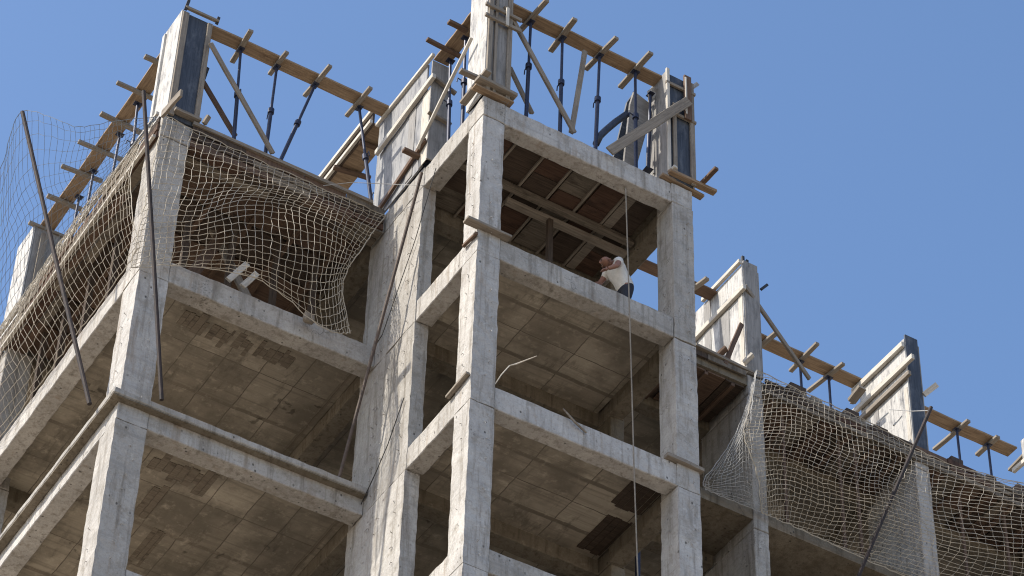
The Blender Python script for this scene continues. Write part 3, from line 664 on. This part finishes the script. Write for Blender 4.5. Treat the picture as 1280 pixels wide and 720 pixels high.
# beam-side boards under right roof edge
t = thing('beam_formwork', (9, 3.12, 3.3), 'uneven brown edge boards along right roof edge above the net', 'formwork')
planks(t, 'edge_board', ('y', 3.09, 3.125), 'x', 3.98, 7.15, 3.44, 3.58, DK, rows=1)
planks(t, 'edge_board', ('y', 3.09, 3.125), 'x', 7.55, 18.2, 3.24, 3.62, DK, .4, 1.1, rows=3)
for x in (8.1, 8.55, 9.3, 9.9, 11.6, 12.4, 13.1): MB().box(x, x+random.uniform(.12, .35), 3.1, 3.3, 3.58, 3.66+random.uniform(0, .14)).build('edge_board', random.choice(['wood_red', 'wood_dark', 'wood_grey']), t)

# ------------------------------------------------------------------ nets
def crm(P, t):
    n = len(P)-1; x = t*n; i = min(int(x), n-1); f = x-i
    p0, p1, p2, p3 = P[max(i-1, 0)], P[i], P[i+1], P[min(i+2, n)]
    return .5*((2*p1)+(p2-p0)*f+(2*p0-5*p1+4*p2-p3)*f*f+(3*p1-p0-3*p2+p3)*f**3)
def net(label, rows, nu, nv, mat, r=.008, jit=.012, name='safety_net', wave=.04, shear=0.0, vr=.9):
    """rows: control rows from top to bottom; the net is knotted cords, each a thin tube; shear lets the weft cords climb across the sheet"""
    ph = [random.random()*6 for _ in range(6)]; cache = {}
    def S(u, v):
        e = 16*u*(1-u)*v*(1-v)
        u2 = u+e*(.014*math.sin(11*v+5*u+ph[4])+.007*math.sin(23*u-9*v+ph[5])); v2 = v+e*(.02*math.sin(8*u+4*v+ph[3])+.009*math.sin(19*u+ph[0]))
        p = crm([crm(rw, u2) for rw in rows], v2)
        w = wave*math.sin(math.pi*min(1, max(0, v)))
        p = p+Vector((0, -w*math.sin(9*u+ph[0])*math.cos(4*v+ph[1]), w*math.sin(7*u+3*v+ph[2])+.5*w*math.sin(17*u+ph[3])))
        key = (round(u*nu*2), round(v*nv*2))
        if key not in cache: cache[key] = Vector([random.uniform(-jit, jit) for _ in range(3)])
        return p+cache[key]
    mb = MB()
    for row in (0.0, 1.0): mb.tube([S(i/nu, row) for i in range(nu+1)], r*1.8, 4)
    for col in (0.0, 1.0): mb.tube([S(col, j/nv) for j in range(nv+1)], r*1.8, 4)
    for j in range(1, int(nv*(1+shear))+1):
        v0 = j/nv; run = []
        for i in range(nu+1):
            u = i/nu; v = v0-shear*u
            if 0 <= v <= 1: run.append(S(u, v))
        if len(run) > 1: mb.tube(run, r*1.1, 4)
    for i in range(1, nu): mb.tube([S(i/nu, j/nv) for j in range(nv+1)], r*vr, 4)
    return tag(mb.build(name, mat), label, 'net')
fr = [[(205, 143, 3.05), (272, 176, 3.03), (345, 210, 3.03), (415, 240, 3.03), (482, 270, 3.05)],
      [(194, 192, 2.85), (262, 212, 2.72), (338, 236, 2.72), (412, 262, 2.8), (464, 292, 3.0)],
      [(184, 240, 2.8), (250, 258, 2.45), (332, 262, 2.7), (405, 288, 2.5), (444, 320, 2.95)],
      [(173, 292, 2.85), (243, 300, 2.72), (326, 312, 2.5), (400, 342, 2.6), (428, 356, 2.95)],
      [(164, 335, 3.02), (238, 333, 2.98), (328, 352, 2.8), (400, 408, 2.9), (438, 417, 3.05)]]
net('tan safety net bulging over the left front opening of top storey', [[at(a, b_, Y=y) for a, b_, y in rw] for rw in fr], 34, 25, 'net', .0052, shear=.3, vr=.85, jit=.016)
tipL = at(28, 140, X=-6.0); baseL = Vector((-4.3, 3.4, -2.44))
baseL = at(112, 505, Z=-2.44)
# left side net: from the floor edge up to the pole tips and back to the roof
pb = [(-4.14, 3.3), (-4.14, 4.5), (-4.14, 5.8), (-4.14, 7.2), (-4.14, 8.8), (-4.14, 10.6)]
row_top = [at(196, 146, X=-4.3), at(150, 150, X=-4.75), at(95, 158, X=-5.35), tipL, at(0, 212, X=-6.0), at(-45, 300, X=-6.0), at(-90, 390, X=-6.0)]
def lerp(a, b_, t): return a+(b_-a)*t
row_bot = [Vector((-4.2, y, 3.56)) for y in (3.25, 4.6, 6.0, 7.6, 9.3, 11.2, 13)]
row_m = []
for t_ in (.33, .66):
    row_m.append([lerp(a, b_, t_)+Vector((0, 0, -.3*math.sin(math.pi*t_)*(.2 if i == 0 else 1))) for i, (a, b_) in enumerate(zip(row_top, row_bot))])
net('big dark side net slung from left roof edge out to the leaning pole', [row_top]+row_m+[row_bot], 56, 14, 'net_dark', .0032)
# side opening net of the top storey
rs = [[(-4.2, 3.2, 3.45), (-4.2, 4.8, 3.5), (-4.2, 6.4, 3.5), (-4.2, 8.0, 3.5), (-4.2, 9.6, 3.5)],
      [(-4.45, 3.15, 2.3), (-4.6, 4.7, 2.5), (-4.6, 6.3, 2.5), (-4.6, 7.9, 2.5), (-4.6, 9.6, 2.5)],
      [(-4.4, 3.1, 1.3), (-4.65, 4.3, 1.35), (-4.65, 6.0, 1.35), (-4.65, 7.7, 1.3), (-4.6, 9.6, 1.4)],
      [(-4.16, 3.1, .5), (-4.16, 4.3, .46), (-4.16, 6.0, .46), (-4.16, 7.8, .46), (-4.16, 9.6, .46)]]
net('tan safety net hung across the left side opening of top storey', [[Vector(p) for p in rw] for rw in rs], 50, 18, 'net', .0048, jit=.016)
rr = [[(946, 463, 3.02), (1010, 492, 3.0), (1090, 530, 3.0), (1180, 577, 3.0), (1310, 612, 3.0)],
      [(939, 508, 2.7), (1003, 530, 2.55), (1090, 570, 2.5), (1180, 612, 2.5), (1310, 650, 2.6)],
      [(932, 545, 2.6), (998, 566, 2.4), (1088, 610, 2.3), (1180, 655, 2.4), (1310, 695, 2.5)],
      [(945, 590, 2.75), (990, 606, 2.7), (1080, 650, 2.65), (1175, 696, 2.7), (1310, 745, 2.7)],
      [(952, 640, 3.02), (985, 655, 3.02), (1062, 690, 3.02), (1150, 729, 3.02), (1310, 800, 3.02)]]
net('tan safety net bulging over the right block opening below pale shutters', [[at(a, b_, Y=y) for a, b_, y in rw] for rw in rr], 50, 33, 'net', .0055, shear=.42, vr=.6, wave=.07, jit=.015)
rw_ = [[(944, 466, 3.0), (946, 463, 2.98)], [(926, 530, 2.98), (939, 508, 2.75)], [(903, 572, 3.0), (937, 548, 2.7)], [(880, 600, 3.05), (945, 596, 2.8)], [(882, 612, 3.08), (952, 640, 3.02)]]
net('fine pale net flap between tower and right block net', [[at(a, b_, Y=y) for a, b_, y in rw] for rw in rw_], 14, 30, 'net_white', .0036, .01)

# poles that hold the nets
def pole(label, p, q, r=.033, mat='rust'): return tag(MB().tube([p, lerp(p, q, .5)+Vector((random.uniform(-.02, .02), .02, 0)), q], r, 10).build('net_pole', mat), label, 'pole', 'rusty poles holding the nets')
pole('long dark pole leaning outwards at far left, holding the side net', baseL, tipL, .036)
pole('long dark pole standing in front of the left corner column', at(202, 500, Z=-2.44), at(179.5, 114, Y=2.6))
pole('long dark pole leaning on the wall column left of the tower', at(424, 597, Z=-2.44), at(527, 216, X=-.2), .027, 'pole_brown')
pole('long rusty pole slanting in front of the right net', at(1052, 770, Y=2.9), at(1164, 509, Y=1.9))
# ropes and wires
tag(MB().tube([at(782, 235, Y=-.12), at(786, 360, Y=-.12), at(789.5, 480, Y=-.12), at(793, 600, Y=-.12), at(799, 770, Y=-.12), at(806, 900, Y=-.12)], .011, 6).build('hoist_rope', 'rope'), 'long hoist rope hanging down in front of the tower past the worker', 'rope')
tag(MB().tube([at(545, 210, X=-.06), at(519, 300, X=-.05), at(478, 418, X=-.05), at(446, 470, X=-.05)], .007, 5).build('slack_wire', 'wire'), 'thin black wire slung across the sunlit wall column', 'wire', 'wires on the wall column')
tag(MB().tube([at(505, 497, X=-.05), at(485, 555, X=-.05), at(470, 590, X=-.05), at(440, 655, X=-.05)], .008, 5).build('slack_wire', 'wire'), 'thin black wire running down the lower part of sunlit wall column', 'wire', 'wires on the wall column')
tag(MB().tube([at(404, 232, Y=3.0), at(440, 228, Y=2.8), at(484, 230, Y=2.4), at(530, 232, Y=1.6)], .006, 5).build('slack_wire', 'net_white'), 'pale cord stretched from left roof edge to the tower', 'wire')
tag(MB().tube([at(1112, 512, Y=3.0), at(1140, 514, Y=2.5), at(1164, 513, Y=1.95)], .008, 5).build('slack_wire', 'net_white'), 'short pale cord from rear shutter to the top of the rusty pole', 'wire')
tag(MB().tube([at(619, 480, Y=-.02), at(627, 468, Y=-.1), at(637, 457, Y=-.15), at(645, 455, Y=-.2), at(671, 445, Y=-.45)], [.007, .009, .010, .014, .007], 6).build('bent_lath', 'wood_pale'), 'thin pale bent lath sticking up from tower edge below the worker', 'stick')
tag(MB().tube([at(704, 511, Y=-.03), at(718, 527, Y=-.05), at(733, 541, Y=-.03)], [.012, .02, .016], 6).build('rebar_stub', 'wood_grey'), 'short grey rod lying across a tower beam', 'rod')
mb = MB(); c = at(386, 396, Y=2.98); mb.box(c.x-.09, c.x+.09, c.y-.05, c.y+.05, c.z-.12, c.z+.06, .06, .01)
tag(mb.build('concrete_lump', 'wood_grey', bevel=.02), 'small brownish block tied to the net on left floor edge', 'block')

# ------------------------------------------------------------------ worker
def skin_mesh(name, verts, edges, rad, mat, parent=None, root=0, sub=2):
    me = bpy.data.meshes.new(name); me.from_pydata([Vector(v) for v in verts], edges, [])
    o = bpy.data.objects.new(name, me); C.objects.link(o); me.materials.append(M[mat])
    sk = o.modifiers.new('skin', 'SKIN'); sk.use_smooth_shade = True
    for i, d in enumerate(me.skin_vertices[0].data):
        r = rad[i]; d.radius = r if isinstance(r, tuple) else (r, r); d.use_root = (i == root)
    s = o.modifiers.new('sub', 'SUBSURF'); s.levels = sub; s.render_levels = sub
    if parent: o.parent = parent
    return o
W_SCALE = (.91, .93, .90)
W = thing('person', (2.99, .62, .54), 'bald worker in cream T-shirt and dark trousers bending over tower floor edge', 'person')
# local frame of the worker: x along the building, facing -x and slightly out, bent forward at the hip
body = [(.06, 0, .93), (.03, 0, 1.05), (-.08, -.01, 1.18), (-.19, -.02, 1.29), (-.265, -.03, 1.335), (-.33, -.04, 1.345), (-.40, -.055, 1.325), (-.425, -.065, 1.265),
        (-.19, -.20, 1.31), (-.29, -.27, 1.09), (-.43, -.20, 1.00), (-.19, .17, 1.31), (-.30, .25, 1.09), (-.44, .20, .95),
        (.06, -.10, .86), (-.02, -.12, .47), (.06, -.13, .08), (-.08, -.15, .035), (.06, .10, .86), (.06, .13, .47), (.18, .13, .08), (.04, .15, .035)]
be = [(0, 1), (1, 2), (2, 3), (3, 4), (4, 5), (5, 6), (6, 7), (3, 8), (8, 9), (9, 10), (3, 11), (11, 12), (12, 13), (0, 14), (14, 15), (15, 16), (16, 17), (0, 18), (18, 19), (19, 20), (20, 21)]
brd = [.115, .115, .15, .16, .075, .085, .105, .07, .07, .05, .036, .07, .05, .036, .095, .065, .05, .045, .095, .065, .05, .045]
bo = skin_mesh('body', body, be, brd, 'skin', W)
shirt_v = [(.10, 0, .84), (.03, 0, 1.05), (-.08, -.01, 1.18), (-.19, -.02, 1.29), (-.25, -.03, 1.33), (-.19, -.20, 1.31), (-.245, -.245, 1.18), (-.19, .17, 1.31), (-.25, .22, 1.18)]
skin_mesh('shirt', shirt_v, [(0, 1), (1, 2), (2, 3), (3, 4), (3, 5), (5, 6), (3, 7), (7, 8)], [.182, .172, .172, .178, .10, .092, .085, .092, .085], 'shirt', W)
tr_v = [(.05, 0, 1.02), (.06, 0, .88), (.06, -.10, .84), (-.02, -.12, .47), (.06, -.13, .10), (.06, .10, .84), (.06, .13, .47), (.18, .13, .10)]
skin_mesh('trousers', tr_v, [(0, 1), (1, 2), (2, 3), (3, 4), (1, 5), (5, 6), (6, 7)], [.16, .168, .118, .085, .075, .118, .085, .075], 'trousers', W)
for s_ in (-1, 1):
    hx, hy, hz = (-.43, -.20, 1.00) if s_ < 0 else (-.44, .20, .95)
    hv = [(hx, hy, hz), (hx-.06, hy, hz-.05)]; he = [(0, 1)]; hr = [.03, (.034, .02)]
    for f in range(4):
        b0 = (hx-.09, hy+(-.03+f*.02), hz-.075); L = (.05, .06, .055, .042)[f]
        i = len(hv); hv += [b0, (b0[0]-L*.6, b0[1], b0[2]-L*.5), (b0[0]-L*.8, b0[1], b0[2]-L*1.1)]; he += [(1, i), (i, i+1), (i+1, i+2)]; hr += [.0095, .009, .008]
    i = len(hv); hv += [(hx-.05, hy-s_*.035, hz-.05), (hx-.08, hy-s_*.055, hz-.085)]; he += [(0, i), (i, i+1)]; hr += [.011, .009]
    skin_mesh('hand', hv, he, hr, 'skin', W)
# head details: ears, nose, eyes
for s_ in (-1, 1): MB().tube([Vector((-.385, -.055+s_*.098, 1.285)), Vector((-.36, -.055+s_*.113, 1.30)), Vector((-.345, -.055+s_*.108, 1.315))], [.012, .02, .01], 6).build('ear', 'skin', W, loc=(0, 0, 0), smooth=True)
MB().tube([Vector((-.502, -.072, 1.27)), Vector((-.508, -.076, 1.215)), Vector((-.48, -.072, 1.205))], [.008, .018, .012], 6).build('nose', 'skin', W, loc=(0, 0, 0), smooth=True)
for s_ in (-1, 1): MB().tube([Vector((-.488, -.066+s_*.035, 1.268)), Vector((-.498, -.067+s_*.035, 1.262))], [.014, .008], 6).build('eye', 'wire', W, loc=(0, 0, 0), smooth=True)
MB().tube([Vector((-.455, -.095, 1.19)), Vector((-.462, -.07, 1.185)), Vector((-.455, -.045, 1.19))], .006, 5).build('mouth', 'wood_red', W, loc=(0, 0, 0))
W.scale = W_SCALE
for s_ in (0, 1):
    x, y = (.06, -.13) if s_ == 0 else (.18, .13)
    MB().tube([Vector((x+.06, y, .05)), Vector((x-.05, y-.005, .05)), Vector((x-.17, y-.01, .035))], [.055, .05, .035], 8).build('boot', 'wire', W, loc=(0, 0, 0), smooth=True)

# ------------------------------------------------------------------ light
w = bpy.data.worlds.new('World'); sc.world = w; w.use_nodes = True; nt = w.node_tree
EL = math.radians(44.4); AZ = Vector((-1, .10, 0)).normalized()
sky = nt.nodes.new('ShaderNodeTexSky'); sky.sky_type = 'NISHITA'; sky.sun_disc = False
sky.sun_elevation = EL; sky.sun_rotation = math.atan2(AZ.x, AZ.y)
sky.air_density = 1.0; sky.dust_density = 1.6; sky.ozone_density = 2.6
hs = nt.nodes.new('ShaderNodeHueSaturation'); hs.inputs['Saturation'].default_value = 1.08; hs.inputs['Value'].default_value = 1.27
nt.links.new(sky.outputs[0], hs.inputs['Color']); nt.links.new(hs.outputs[0], nt.nodes['Background'].inputs[0]); nt.nodes['Background'].inputs[1].default_value = .15
sl = bpy.data.lights.new('sun', 'SUN'); so = bpy.data.objects.new('sun', sl); C.objects.link(so)
sl.energy = 4.8; sl.angle = math.radians(.53); sl.color = (1, .94, .83)
sd = AZ*math.cos(EL)+Vector((0, 0, math.sin(EL)))
so.rotation_euler = sd.to_track_quat('Z', 'Y').to_euler(); so.location = (-30, 0, 40)
vs = sc.view_settings; vs.view_transform = 'Standard'; vs.look = 'None'; vs.exposure = .4; vs.gamma = 1
sc.cycles.filter_width = 1.1; sc.cycles.max_bounces = 6; sc.cycles.diffuse_bounces = 4
for o in bpy.data.objects:
    if '_loc' in o: del o['_loc']
